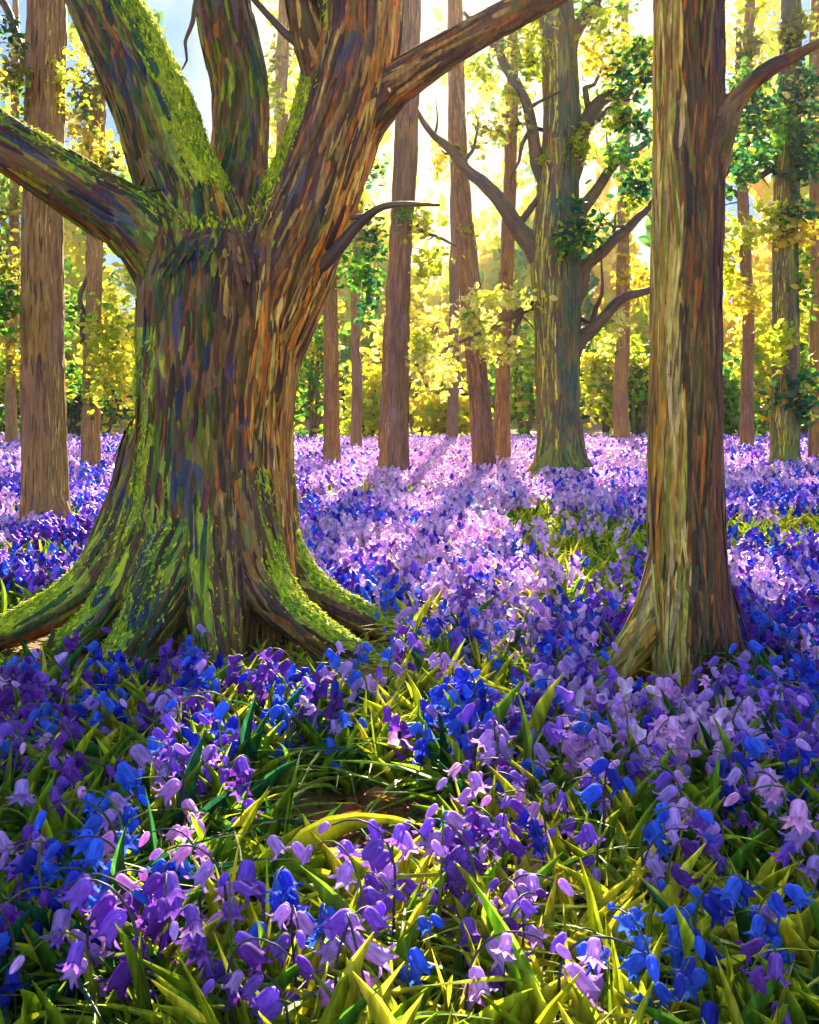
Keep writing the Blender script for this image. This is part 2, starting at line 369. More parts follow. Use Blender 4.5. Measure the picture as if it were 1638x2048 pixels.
LEAVES = {'lime': [(.46,.54,.03),(.34,.46,.03),(.58,.58,.06)], 'gold': [(.68,.54,.05),(.72,.62,.10),(.58,.50,.04)], 'cream': [(.78,.75,.30),(.70,.69,.20),(.58,.62,.10)],
          'teal': [(.015,.10,.07),(.02,.14,.06),(.06,.20,.06)], 'green': [(.10,.28,.03),(.16,.36,.04),(.06,.20,.04)], 'olive': [(.20,.22,.04),(.28,.27,.05),(.14,.17,.04)],
          'orange': [(.60,.30,.05),(.66,.38,.10),(.55,.24,.05)], 'blush': [(.62,.38,.26),(.66,.48,.2)]}
def foliage(root, blobs, Y0, name='foliage'):
    """blobs: (px, py, rx_px, ry_px, count, leaf_px, colour)"""
    b = Bag()
    for (px, py, rx, ry, n, lp, cn) in blobs:
        n = int(n*3.8); lp = lp*.60; rx, ry = rx*1.18, ry*1.18
        Y = Y0+rng.uniform(-.6, .6); k = Y/F
        cl = rand_unit(max(3, n//14))*rng.uniform(.2, 1.05, (max(3, n//14), 1))       # a few twiggy centres per spray
        d = cl[rng.integers(0, len(cl), n)]+rng.normal(size=(n, 3))*.24
        pos = P(px, py, Y)+d*np.array([rx*k, .6*rx*k, ry*k])
        dirr = rand_unit(n)*np.array([1, 1, .6])+np.array([0, 0, -.15]); R = frames(dirr, rand_unit(n)*.7+np.array([0, -.7, .4]))
        s = lp*k*rng.uniform(.55, 1.35, n)
        c = np.asarray(LEAVES[cn])[rng.integers(0, len(LEAVES[cn]), n)]*rng.uniform(.7, 1.3, (n, 1)); mx_ = rng.random(n) < .16; oth = ('lime', 'gold', 'green', 'cream')[rng.integers(0, 4)]; c[mx_] = LEAVES[oth][0]
        b.add(LEAF_V, LEAF_F3, pos, R, np.stack([s*.78, s, s], 1), c)
    return b.build(name, M_LEAF, root)

# ---- the great mossy forked tree
def big_tree():
    Y0 = 8.15
    root = thing('forked_tree', 'huge mossy tree with a flared rooty base and four thick limbs forking low', 'tree', (P(430, 1280, Y0)[0], Y0, 0))
    spec = [('trunk', [(430,1345,175),(422,1200,188),(423,1050,174),(428,900,158),(432,780,158),(440,650,163),(445,540,160),(440,500,120),(440,450,60)]),
     ('limb', [(400,620,100),(345,520,92,-.05),(265,445,70,-.1),(180,394,62,-.15),(90,335,58,-.2),(0,282,55,-.25),(-120,190,50,-.3),(-260,40,42,-.3)]),
     ('limb', [(410,600,105,.1),(398,470,94,.15),(345,330,84,.2),(308,220,80,.2),(258,110,75,.25),(205,0,68,.3),(130,-180,58,.4),(60,-420,44,.5)]),
     ('limb', [(450,560,70,.5),(466,430,66,.6),(480,300,58,.75),(482,180,57,.8),(458,60,56,.8),(440,-60,52,.9),(430,-320,40,1)]),
     ('limb', [(480,720,112),(545,570,108,-.05),(604,440,100,-.1),(645,330,97,-.1),(680,220,94,-.1),(708,100,90,-.1),(716,0,88,-.1),(740,-200,75,0),(760,-520,52,.1)]),
     ('limb', [(690,270,60,-.1),(765,192,48,-.18),(850,132,38,-.25),(960,64,34,-.3),(1080,0,29,-.35),(1250,-100,22,-.4)]),
     ('limb', [(665,210,46,-.1),(630,125,30,-.25),(606,40,27,-.3),(590,-80,24,-.35)]),
     ('root', [(310,880,60,-.05),(262,1030,54,-.12),(195,1150,45,-.2),(105,1222,38,-.3),(0,1268,32,-.4),(-130,1310,22,-.5)]),
     ('root', [(525,930,52,-.05),(548,1050,47,-.05),(596,1146,42,-.05),(660,1204,38,-.1),(735,1244,34,-.15),(820,1272,28,-.2),(930,1305,16,-.25)]),
     ('root', [(478,860,40,-.15),(482,980,64,-.32),(512,1120,58,-.48),(562,1205,50,-.6),(630,1264,43,-.75),(715,1316,36,-.88),(840,1362,22,-1.0)]),
     ('root', [(400,880,40,-.15),(388,1030,66,-.34),(340,1150,70,-.52),(295,1245,60,-.7),(235,1340,46,-.9),(190,1400,30,-1)]),
     ('root', [(430,860,40,-.15),(428,980,62,-.36),(432,1150,66,-.55),(440,1290,54,-.7),(450,1400,36,-.8)]),
     ('root', [(335,860,36,-.1),(315,1000,54,-.22),(255,1150,48,-.42),(190,1245,40,-.5),(105,1315,30,-.6)])]
    paths = [px_path(s, Y0, .06) for _, s in spec]
    V, N, Q, lid, B = grown(paths, .021, .035, .016)
    low = np.clip((2.0-V[:, 2])/2.0, 0, 1)
    nz = fbm(V*np.array([2.2, 2.2, 1.1]), 21)
    left = np.isin(lid, (1, 2)); rl = lid == 4
    moss = .10+.40*np.clip(N[:, 2], -.4, 1)+.22*low+.42*(nz-.5)+np.where(left, .18, 0)+np.where(rl, -.10+.75*np.clip(-N[:, 0]+.1, 0, 1)*(V[:, 2] > 2.5), 0)-np.where(np.isin(lid, (3, 5, 6)), .25, 0)+np.where(lid == 2, .55*np.clip(N[:, 0], 0, 1), 0)+np.where((lid == 0) & (V[:, 2] < 2.2), .60*np.clip(-N[:, 0]-.1, 0, 1), 0)+np.where((lid == 0) & (V[:, 2] < 1.9), .45*np.clip(N[:, 0]-.45, 0, 1), 0)+np.where(np.isin(lid, (8, 9)), .3*np.clip(N[:, 0], 0, 1), 0)+np.where((V[:, 2] > 2.85) & (V[:, 2] < 3.2) & (lid == 0), .25, 0)+np.where(lid >= 7, .02+.30*np.clip(N[:, 2], -.2, .7), 0)  # real moss, plus lime rim highlights put in on chosen flanks
    split_parts(V, Q, lid, B, moss, [s[0] for s in spec], M_BIG, root)
    vis = (V[:, 2] < 4.9) & (V[:, 2] > -.02)
    sel = np.nonzero(vis & (moss > .38))[0]
    g = strokes_on(V, N, grown.T, sel, 42000, .035, [(.62,.70,.03),(.50,.60,.02),(.82,.80,.06),(.36,.50,.02),(.14,.28,.04),(.70,.74,.04)], 'moss', root, M_MOSS, (lambda q: q/q.sum())(np.clip(moss[sel]-.36, .02, .4)**1.5))  # dabs follow the mask, so real moss and painted rim highlights together
    g['kind'] = 'stuff'
    T = grown.T; front = vis & (N[:, 1] < .55) & (moss < .62)
    flakes(V, N, T, front & (np.isin(lid, (0, 4))) & (N[:, 0] > .45) & (V[:, 2] > .5), 700, (.06, .34), [(.78,.24,.03),(.66,.32,.05),(.74,.54,.14),(.48,.26,.06)], root)  # sunlit right edge put into the orange strip colours
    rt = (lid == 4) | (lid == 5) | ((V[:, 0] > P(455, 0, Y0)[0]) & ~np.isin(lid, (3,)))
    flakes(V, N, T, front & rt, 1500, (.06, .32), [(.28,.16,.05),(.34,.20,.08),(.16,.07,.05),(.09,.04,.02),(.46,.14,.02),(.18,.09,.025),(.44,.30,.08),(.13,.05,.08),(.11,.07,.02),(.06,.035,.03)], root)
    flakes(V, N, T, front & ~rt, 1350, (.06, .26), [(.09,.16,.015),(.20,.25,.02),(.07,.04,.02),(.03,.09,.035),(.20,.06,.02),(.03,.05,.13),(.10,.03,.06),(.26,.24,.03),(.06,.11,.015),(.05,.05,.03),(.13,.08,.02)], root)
    tw = [(610,560,16,-.2),(665,510,14,-.36),(708,458,11,-.4),(752,420,8,-.45),(800,408,6,-.45),(880,410,3,-.5)]
    for t in (tw, [(735,430,5,-.42),(700,436,5,-.4)], [(610,95,12,-.3),(575,70,9,-.3),(545,40,7,-.3),(500,-10,6,-.3)], [(450,-190,12,.8),(418,-80,7,.6),(392,0,5,.45),(385,45,5,.4),(370,85,3.5,.4),(374,120,2.5,.4),(356,150,1.2,.4)]):
        p = px_path(t, Y0, .05); v, f = tube(p, 8); me = mesh_np('twig', v, f); _, b, _ = limb_coords(v, [p]); set_attr(me, 'bark', b); link('twig', me, root, M_TWIG)
big_tree()

# ---- the tall straight tree on the right
def right_tree():
    Y0 = 6.65
    root = thing('straight_tree', 'tall straight tree with streaky brown bark standing right of the path', 'tree', (P(1380, 1370, Y0)[0], Y0, 0))
    spec = [('trunk', [(1388,1420,92),(1384,1330,88),(1380,1200,79),(1374,1000,75),(1372,800,71),(1375,500,69),(1378,200,70),(1378,0,70),(1382,-400,66),(1385,-1300,50)]),
     ('root', [(1345,1100,42),(1305,1225,40),(1255,1308,36,-.05),(1200,1368,28,-.1),(1130,1415,18,-.16)]),
     ('root', [(1425,1180,40),(1446,1270,36),(1474,1340,28,-.03),(1515,1400,18,-.1)]),
     ('root', [(1375,1180,55,-.1),(1372,1300,50,-.2),(1370,1400,34,-.32)]),
     ('limb', [(1415,340,40),(1440,270,32,-.1),(1472,200,22,-.15),(1530,142,20,-.2),(1590,112,17,-.22),(1650,78,13,-.25),(1760,20,9,-.3)])]
    paths = [px_path(s, Y0, .06) for _, s in spec]
    V, N, Q, lid, B = grown(paths, .017, .016, .014)
    moss = .02+.42*np.clip((.7-V[:, 2])/.7, 0, 1)+.4*(fbm(V*3, 8)-.5)+.1*np.clip(N[:, 2], 0, 1)+np.where(lid == 1, .22, 0)
    split_parts(V, Q, lid, B, moss, [s[0] for s in spec], M_RIGHT, root)
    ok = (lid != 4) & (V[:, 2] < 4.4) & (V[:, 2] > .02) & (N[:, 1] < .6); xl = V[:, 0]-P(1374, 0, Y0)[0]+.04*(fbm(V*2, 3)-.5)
    flakes(V, N, grown.T, ok & (xl < -.06), 520, (.045, .5), [(.62,.44,.10),(.76,.60,.18),(.42,.25,.06),(.66,.27,.03),(.58,.42,.22),(.42,.38,.05)], root, .003)  # sun on the left edge painted in as golden strips
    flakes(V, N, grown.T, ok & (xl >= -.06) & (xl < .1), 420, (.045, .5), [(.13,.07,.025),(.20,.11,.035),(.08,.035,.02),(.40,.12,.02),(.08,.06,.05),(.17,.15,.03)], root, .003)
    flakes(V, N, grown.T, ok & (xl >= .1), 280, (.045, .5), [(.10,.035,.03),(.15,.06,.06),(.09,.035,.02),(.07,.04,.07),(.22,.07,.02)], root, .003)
right_tree()

# ---- trees behind: trunk with flared foot, branches, sprays of leaves
WARM = ([(.50,.30,.08),(.58,.40,.14),(.34,.19,.06)], [(.20,.10,.05),(.26,.13,.06),(.14,.07,.06)])  # palette pairs: painted sunlit side first, then the shaded side
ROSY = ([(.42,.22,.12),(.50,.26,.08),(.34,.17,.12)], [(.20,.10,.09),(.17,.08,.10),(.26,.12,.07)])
LIT_MOSSY = ([(.62,.58,.06),(.48,.44,.05),(.38,.24,.05),(.74,.66,.12)], [(.04,.12,.07),(.06,.14,.05),(.12,.08,.04),(.03,.09,.08)])  # yellow painted as the lit side, dark mossy teal opposite
def strips(V, N, T, x0, k, root, pal):
    cx = (x0-CX)*k; ok = (N[:, 1] < .6) & (V[:, 2] < H+820*k)
    xl = (V[:, 0]-cx)/k; half = np.abs(xl[ok]).mean()
    lt = xl > half*.35 if cx < -1 else xl < -half*.25                   # sunward side, its light painted in as paler strips
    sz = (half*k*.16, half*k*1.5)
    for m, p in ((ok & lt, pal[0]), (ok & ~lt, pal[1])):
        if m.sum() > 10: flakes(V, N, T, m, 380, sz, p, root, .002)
def tree(label, base_py, trunk, branches=(), leaves=(), mat=None, flare=0, name='slender_tree', group=None, Y=None, mossy=0.1, lname='foliage', pal=WARM):
    base_py = HOR+(base_py-HOR)*1.2687; Y0 = depth(base_py); trunk = [(trunk[0][0], base_py+10, trunk[0][2])]+list(trunk[1:]); b0 = trunk[0]
    root = thing(name, label, 'tree', (P(b0[0], base_py, Y0)[0], Y0, 0), group)
    k = Y0/F; paths = [px_path(trunk, Y0, .25)]; names = ['trunk']
    if flare:
        for a in np.linspace(0, 2*math.pi, 6)[:-1]+rng.uniform(0, 1):
            x0, r0 = b0[0], trunk[1][2]
            dx, dy = math.cos(a), math.sin(a)
            paths.append(px_path([(x0+dx*r0*.35, base_py-flare*3.2, r0*.55, dy*r0*.35*k), (x0+dx*r0*.85, base_py-flare*1.2, r0*.44, dy*r0*.85*k), (x0+dx*(r0+flare*.45), base_py-flare*.35, r0*.36, dy*(r0+flare*.45)*k), (x0+dx*(r0+flare*1.3), base_py+flare*.05, r0*.2, dy*(r0+flare)*k)], Y0, .15)); names.append('root')
    if flare:
        V, N, Q, lid, B = grown(paths, max(.03, trunk[1][2]*k/9), .05*min(1, trunk[1][2]*k/.5), .03, 12)
        split_parts(V, Q, np.zeros_like(lid), B, mossy+.35*(fbm(V*1.2, 4)-.5)+.3*np.clip((1.5-V[:, 2])/1.5, 0, 1), ['trunk'], mat, root)
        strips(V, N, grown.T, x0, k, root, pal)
    else:
        p = paths[0].copy(); p[:, 0] += (vnoise(np.stack([p[:, 2]*.5, p[:, 0], p[:, 1]], 1), 2)-.5)*p[:, 3]*.5
        p[:, 3] *= .9+.25*vnoise(np.stack([p[:, 2]*.9, p[:, 1], p[:, 0]], 1), 6)
        V, Q = tube(p, 14); _, B, _ = limb_coords(V, [p])
        cen = P(b0[0], base_py, Y0); V = V+(fbm(V*np.array([6, 6, 1.2]), 7)[:, None]-.5)*np.array([1, 1, 0])*trunk[0][2]*k*.5
        split_parts(V, Q, np.zeros(len(V), int), B, np.full(len(V), mossy), ['trunk'], mat, root)
        x0 = b0[0]
    for br in branches:
        p = px_path([(q[0], q[1], q[2], q[3] if len(q) > 3 else 0) for q in br], Y0, .12)
        p[:, :3] += (np.stack([vnoise(p[:, :3]*2.5, s) for s in (1, 2, 3)], 1)-.5)*.22
        v, f = tube(p, 9); me = mesh_np('branch', v, f); _, b, _ = limb_coords(v, [p]); set_attr(me, 'bark', b); bo = link('branch', me, root, M_TWIG)
        for q in range(max(2, len(p)//7)):
            i = int(rng.integers(len(p)//4, len(p)-1)); st = p[i]; L = st[3]*rng.uniform(7, 13)+.12; d = rand_unit(1)[0]*np.array([1, .6, .7])+np.array([0, 0, .5]); rows = [st*1.0]; rows[0][3] = st[3]*.45
            for w_ in range(1, 5):
                d = d+rand_unit(1)[0]*.55; rows.append(np.append(rows[-1][:3]+d/np.linalg.norm(d)*L/4, st[3]*.45*(1-w_*.21)))
            tp = spline(rows, L/9); v, f = tube(tp, 6); me = mesh_np('twig', v, f); _, b, _ = limb_coords(v, [tp]); set_attr(me, 'bark', b)
            to = link('twig', me, bo, M_TWIG); to.matrix_parent_inverse = Matrix(); to.location = (0, 0, 0)
    if len(leaves): foliage(root, leaves, Y0-.3, lname)
    return root

def all_trees():
    tree('stout brown tree at the left edge, lit along its right side', 1020, [(92,1040,54),(90,960,46),(88,800,43),(84,500,41),(90,200,39),(95,0,37),(100,-350,30),(100,-700,20)],
      [[(70,140,13),(48,90,10),(28,55,8),(5,0,7),(-20,-60,5)]], [(15,150,40,60,60,26,'olive'),(20,60,30,40,20,24,'teal'),(15,520,30,60,40,26,'olive'),(150,140,34,70,40,24,'lime'),(20,240,34,60,40,24,'green'),(10,610,25,70,40,30,'green')], M_TAN, 30, 'broad_tree')
    tree('thin orange brown tree behind the left limb of the mossy tree', 925, [(182,935,22),(182,880,19),(185,700,17),(190,500,16),(195,250,17),(200,100,16),(200,-100,14),(205,-400,10)],
      [[(190,210,8),(165,165,7),(140,140,5),(115,150,4)], [(165,690,6),(160,620,6),(168,560,5),(175,480,4)]],
      [(170,200,50,60,60,26,'olive'),(160,280,40,50,50,26,'gold'),(220,750,45,60,70,28,'lime'),(215,650,40,60,60,28,'lime'),(140,620,30,80,40,28,'green'),(225,590,30,50,30,28,'lime'),(235,700,30,70,50,26,'gold'),(150,360,40,50,34,24,'blush'),(215,330,30,60,36,24,'olive'),(160,760,40,50,40,26,'green')], M_TAN, 13)
    tree('straight tan tree just right of the mossy tree', 922, [(665,930,20),(664,880,17),(662,700,15),(660,560,14),(655,300,12),(655,-100,9)], [], [(720,530,50,60,90,24,'green'),(745,470,30,40,40,22,'teal'),(700,430,40,50,40,22,'lime'),(740,600,20,60,30,24,'teal')], M_TAN, 11)
    tree('very thin grey trunk beside the straight tan tree', 885, [(712,890,13),(712,700,10),(715,500,9),(720,300,8),(722,0,6)], [], [(730,340,30,50,40,22,'teal'),(700,520,24,30,30,20,'lime')], M_MAUVE)
    tree('mauve trunk standing left of the sunlit opening', 932, [(786,945,36),(788,890,30),(793,700,27),(800,500,23),(812,300,24),(818,120,22),(822,0,20),(826,-300,16),(826,-500,10)],
      [[(830,455,5),(860,465,4),(885,478,3),(910,492,2)]], [(850,440,40,40,34,24,'lime'),(860,520,45,35,44,24,'lime'),(800,420,30,30,20,20,'green')], M_MAUVE, 16, pal=ROSY)
    tree('leaning mauve trunk right of the sunlit opening', 925, [(968,940,27),(966,880,22),(950,700,20),(938,560,21),(925,400,17),(918,250,15),(915,100,12),(912,-100,10)], [], [(940,470,18,26,20,22,'lime'),(955,280,40,40,34,22,'olive')], M_MAUVE, 14, pal=ROSY)
    tree('brown trunk close behind the leaning mauve trunk', 915, [(1003,925,21),(1004,860,17),(1008,700,15),(1015,500,14),(1022,300,13),(1025,100,11),(1025,-200,8)],
      [[(1020,150,7),(985,90,6),(960,60,5),(930,30,4)]], [(965,150,40,40,40,24,'lime'),(1000,120,40,40,40,24,'green')], M_TAN, 10)
    tree('olive green oak with crooked branches between the mauve trunks and the right tree', 932, [(1120,945,52),(1118,880,44),(1116,750,44),(1115,620,48),(1112,520,52),(1116,400,42),(1122,250,38),(1118,100,36),(1112,0,34),(1105,-200,26),(1100,-500,14)],
      [[(1100,545,26),(1075,505,24),(1030,440,17),(980,380,14),(915,315,10),(860,265,7),(822,205,4)],
       [(1135,700,26),(1165,672,18),(1195,645,13),(1240,600,10),(1300,570,7)], [(1140,600,28),(1165,555,18),(1195,515,13),(1240,465,11),(1280,430,8),(1312,395,5)],
       [(1130,470,28),(1160,420,16),(1190,385,12),(1240,322,9),(1305,278,6)], [(1105,380,22),(1080,320,15),(1062,270,12),(1045,200,10),(1010,130,9),(995,50,7)],
       [(1130,350,28),(1160,270,18),(1190,220,15),(1250,180,12),(1300,130,9)], [(1120,150,24),(1150,70,15),(1185,15,11),(1220,-60,8)], [(1085,590,9),(1040,622,8),(990,650,6),(940,672,4),(890,700,3)],
       [(1075,610,8),(1050,620,7),(1035,650,5),(1028,700,3)]],
      [(1000,600,70,26,70,26,'cream'),(960,640,60,30,60,26,'cream'),(985,695,50,26,50,26,'cream'),(880,730,50,40,46,26,'cream'),(850,690,40,30,30,24,'lime'),(1080,90,60,50,80,26,'lime'),(1060,140,40,40,40,26,'lime'),
       (1200,70,50,50,60,26,'lime'),(1205,110,40,50,50,28,'gold'),(1260,140,50,50,70,26,'teal'),(1240,240,40,30,40,26,'lime'),(1265,250,40,40,40,26,'teal'),(1150,290,40,36,50,26,'lime'),(1100,325,30,20,24,24,'lime'),
       (1170,460,50,50,70,26,'teal'),(1280,370,36,40,50,26,'teal'),(1265,420,30,20,20,22,'lime'),(1140,490,36,30,40,24,'green'),(1040,200,30,30,26,24,'lime'),(1215,200,40,40,34,24,'green'),(1230,640,30,30,20,24,'cream'),(1075,40,50,40,60,26,'lime'),(1180,20,60,30,60,26,'green'),(1290,90,40,40,40,26,'green'),(1010,250,40,40,36,24,'olive'),(1120,180,40,40,36,26,'green'),(1250,320,40,30,30,26,'green')], M_OAK, 44, 'crooked_oak', mossy=.25, pal=LIT_MOSSY)
    tree('thin tan trunk between the oak and the right tree', 876, [(1243,890,18),(1243,800,15),(1246,600,13),(1248,400,11),(1250,100,8),(1250,-100,6)], [], [(1240,700,36,30,30,24,'cream'),(1260,560,30,60,40,26,'gold')], M_TAN)
    tree('slim reddish trunk just right of the straight tree', 890, [(1494,900,15),(1494,800,13),(1497,650,12),(1490,500,12),(1485,350,11),(1490,200,10),(1500,0,10),(1500,-200,8)],
      [[(1490,420,6),(1470,380,5),(1450,370,4)], [(1492,250,6),(1480,150,6),(1478,60,5)]], [(1490,460,40,40,44,26,'lime'),(1500,610,44,36,44,26,'gold'),(1460,540,30,60,40,26,'lime'),(1500,90,40,40,44,26,'olive'),(1480,310,40,40,56,26,'teal'),(1520,30,30,30,24,24,'lime')], M_MAUVE, 9, pal=ROSY)
    tree('dark green mossy trunk with a painted sunlit left side near the right edge', 922, [(1570,935,34),(1570,880,29),(1572,700,27),(1570,500,25),(1575,300,25),(1580,100,22),(1582,0,20),(1582,-300,16)],
      [[(1555,340,9),(1530,352,7),(1505,360,5)], [(1590,300,7),(1615,260,6),(1640,200,5)]], [(1500,240,50,60,110,28,'teal'),(1600,180,50,70,120,28,'teal'),(1560,260,40,50,60,26,'green'),(1540,320,50,30,50,26,'teal'),(1590,470,50,26,56,28,'gold'),(1560,440,44,26,40,28,'lime'),(1600,420,40,30,34,26,'teal'),(1600,560,40,60,50,26,'green'),(1600,60,50,50,60,28,'olive'),(1500,170,40,50,60,28,'green'),(1610,300,40,60,80,28,'teal'),(1480,360,30,30,30,26,'teal'),(1560,700,40,40,40,28,'lime'),(1600,800,40,50,60,28,'teal')], M_OAK, 22, 'dark_tree', mossy=.3, pal=LIT_MOSSY)
    tree('brown trunk cut by the right edge of the picture', 905, [(1632,915,16),(1632,800,14),(1634,500,13),(1630,200,12),(1635,-200,9)], [], [(1615,620,30,70,60,26,'lime'),(1610,760,40,50,60,26,'green')], M_TAN)
    tree('pale slim trunk at the far left behind the stout brown tree', 880, [(22,890,13),(22,750,11),(26,500,10),(30,200,8),(30,-100,6)], [], [(20,420,40,70,50,26,'olive'),(22,720,30,60,40,28,'gold')], M_TAN)
    tree('slender rosy trunk high behind the fork of the mossy tree', 872, [(905,880,12),(906,700,10),(910,400,10),(905,150,9),(900,-100,7)], [], [(880,300,30,60,24,24,'gold')], M_MAUVE)
    tree('slight bronze trunk rising behind the mossy tree fork', 872, [(560,880,14),(560,500,12),(565,150,12),(568,-200,9)], [], [(560,110,36,50,40,26,'olive'),(545,200,36,40,34,26,'lime')], M_TAN)
all_trees()

# ---- undergrowth: shrubs at the back of the clearing, and the far wood behind them
SHRUBS = [('gold', 835, 62, 90, 110, 'golden shrub in the sunlit opening between the two mauve trunks'), ('lime', 900, 60, 60, 70, 'low lime green shrub left of the leaning mauve trunk'),
  ('lime', 735, 61, 60, 90, 'yellow green shrub between the tan and mauve trunks'), ('green', 625, 58, 55, 110, 'leafy green shrub right of the mossy trunk'),
  ('green', 1050, 60, 55, 100, 'green shrub tucked left of the oak'), ('lime', 1210, 60, 55, 130, 'bright green shrub right of the oak'), ('green', 1275, 58, 45, 80, 'green shrub touching the left of the straight tree'),
  ('green', 1460, 60, 45, 90, 'green shrub touching the right of the straight tree'), ('lime', 1520, 62, 50, 130, 'yellow shrub left of the dark green trunk'), ('green', 1615, 60, 60, 110, 'green shrub at the right edge'),
  ('lime', 215, 60, 60, 130, 'sunny yellow shrub between the thin orange tree and the mossy tree'), ('teal', 150, 58, 55, 60, 'dark low shrub right of the stout brown tree'), ('green', 15, 60, 60, 110, 'green shrub at the left edge')]
for cn, px, Y, rx, ry, lab in SHRUBS:
    Y = Y-10
    ry = ry*rng.uniform(.75, 1.7); k = Y/F; gx = P(px, 800, Y)[0]; gp = HOR+H/k
    r = thing('shrub', lab, 'shrub', (gx, Y, 0), 'shrubs at the back of the clearing')
    r['label'] = lab; alt = {'gold': 'cream', 'lime': 'gold', 'green': 'lime', 'teal': 'green'}[cn]
    foliage(r, [(px, gp-ry*.7, rx*1.1, ry*.75, 120 if cn == 'gold' else 170, 30, cn), (px+rng.uniform(-20, 20), gp-ry*1.1, rx*.8, ry*.5, 90, 28, alt)], Y)
    for a in range(4):
        p = px_path([(px+rng.uniform(-6, 6), gp+6, 5), (px+rng.uniform(-25, 25), gp-ry*.5, 4), (px+rng.uniform(-50, 50), gp-ry*1.2, 2)], Y, .3)
        v, f = tube(p, 7); me = mesh_np('stem', v, f); _, b, _ = limb_coords(v, [p]); set_attr(me, 'bark', b); link('stem', me, r, M_TWIG)

def far_wood():
    b = Bag(); n = 62000; Y = rng.uniform(98, 112, n); px = rng.uniform(-350, 1990, n)
    open_c = np.exp(-((px-880)/140)**2)                         # the opening the sun comes through
    top = 400-110*np.clip((px-1000)/300, 0, 1)-40*np.clip((500-px)/400, 0, 1)+180*open_c
    py = 885-(885-top)*rng.random(n)
    hi = rng.random(n) < .25; py = np.where(hi, rng.uniform(-70, 600, n), py)
    g1 = noise2(px*1.3, py*.8, .011, 12)*.6+noise2(px, py, .035, 13)*.4
    keep = ~(hi & ((rng.random(n) < .5*open_c+.1) | (g1 < .54+.05*open_c)))
    keep &= ~(~hi & (py < 780) & (noise2(px*1.8, py*.6, .022, 14)*.6+noise2(px, py*.7, .06, 15)*.4 < .30+.24*np.clip((720-py)/300, 0, 1)))
    Y, px, py, hi = Y[keep], px[keep], py[keep], hi[keep]; n = len(px); k = Y/F
    pos = np.stack([(px-CX)*k, Y, H-(py-HOR)*k], 1)
    z = noise2(px*1.5, py*.6, .012, 30)*.55+noise2(px*1.6, py*.6, .035, 33)*.5+rng.normal(size=n)*.05
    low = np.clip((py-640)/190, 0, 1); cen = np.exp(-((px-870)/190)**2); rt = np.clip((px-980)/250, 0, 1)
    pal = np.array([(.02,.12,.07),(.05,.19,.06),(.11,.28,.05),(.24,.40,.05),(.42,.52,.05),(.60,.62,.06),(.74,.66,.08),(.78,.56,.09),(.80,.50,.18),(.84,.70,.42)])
    t = np.clip((z-.5)*15+4.3-3.6*low*(1-cen)*(.4+1.2*noise2(px*2, px*0+5, .02, 61))+1.6*cen+.8*rt*(1-low)+.4*hi, 0, 9.99).astype(int)  # golden glow round the opening is put into the leaf colours
    c = pal[t]*rng.uniform(.75, 1.2, (n, 1))
    dirr = rng.normal(size=(n, 3))*np.array([.55, .5, .35])+np.array([0, 0, .7]); R = frames(dirr, rand_unit(n)*.6+np.array([0, -1, .2]))
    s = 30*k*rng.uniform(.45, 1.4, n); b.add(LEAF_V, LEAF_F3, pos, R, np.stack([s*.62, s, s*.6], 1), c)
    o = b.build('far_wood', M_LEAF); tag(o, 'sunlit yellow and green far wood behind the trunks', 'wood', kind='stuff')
far_wood()

# ------------------------------------------------------------------ flower carpet
TREES = [(P(430, 1280, 8.15)[0], 8.1, .8), (P(1385, 1370, 6.65)[0], 6.65, .38), (P(92, 1020, 14)[0], 14, .45), (P(1120, 930, 23.4)[0], 23.4, .8), (P(786, 932, 23.4)[0], 23.4, .4), (P(968, 925, 24.6)[0], 24.6, .35)]
def clear_of_trees(x, y):
    ok = np.ones(len(x), bool)
    for tx, ty, r in TREES: ok &= (x-tx)**2+(y-ty)**2 > r*r
    return ok
SOIL = [(P(730, 1620, depth(1620))[0], depth(1650), .36, .30), (P(800, 1720, depth(1720))[0], depth(1760), .2, .2), (P(580, 1800, depth(1800))[0], depth(1850), .22, .14)]
# leafy tufts without flowers
TUFTS = [(545, 1790, 'lime', 1.2, 34, 'large splayed yellow green tuft of strap leaves left of the bare soil'), (1150, 1960, 'lime', 1.0, 22, 'yellow green tuft of arching leaves in the front row right of centre'),
  (880, 1480, 'straw', 1.15, 26, 'pale straw coloured tuft above the bare soil'), (730, 1530, 'dark', 1.1, 24, 'dark green tuft behind the bare soil'), (990, 1480, 'dark', 1.0, 20, 'dark green tuft right of the straw coloured tuft'),
  (1300, 1690, 'lime', .9, 20, 'yellow tuft of drooping leaves in front of the straight tree'), (850, 1300, 'lime', .95, 24, 'lime tuft at the tip of the mossy right root'), (1480, 1900, 'lime', 1.0, 18, 'bright tuft of upright blades near the right corner'),
  (830, 1800, 'lime', .8, 18, 'light green tuft just right of the bare soil'), (250, 1600, 'dark', 1.0, 18, 'dark green tuft among purple flowers on the left'), (90, 1420, 'lime', 1.0, 18, 'light tuft below the mossy left root'), (1530, 1420, 'lime', 1.0, 20, 'light tuft right of the straight tree foot')]
def rooty(x, y):
    px = x/np.maximum(y, .1)*F+CX
    return ((y > 6.0) & (y < 8.4) & (px > -80) & (px < 800-90*np.clip(y-7.6, 0, 1))) | ((y > 5.6) & (y < 6.8) & (px > 1170) & (px < 1490))
def bare(x, y, g=1.0):
    r = np.zeros(len(x), bool)
    for sx, sy, a, b in SOIL: r |= ((x-sx)/(a*g))**2+((y-sy+.25*(g-1))/(b*g))**2 < 1
    for px, py, cn, sc, n, lab in TUFTS:
        if g == 1.25: break
        Yt = depth(py); r |= (x-(px-CX)/F*Yt)**2+((y-Yt+.1)*.8)**2 < (.17*sc*min(g, 1.4))**2
    return r
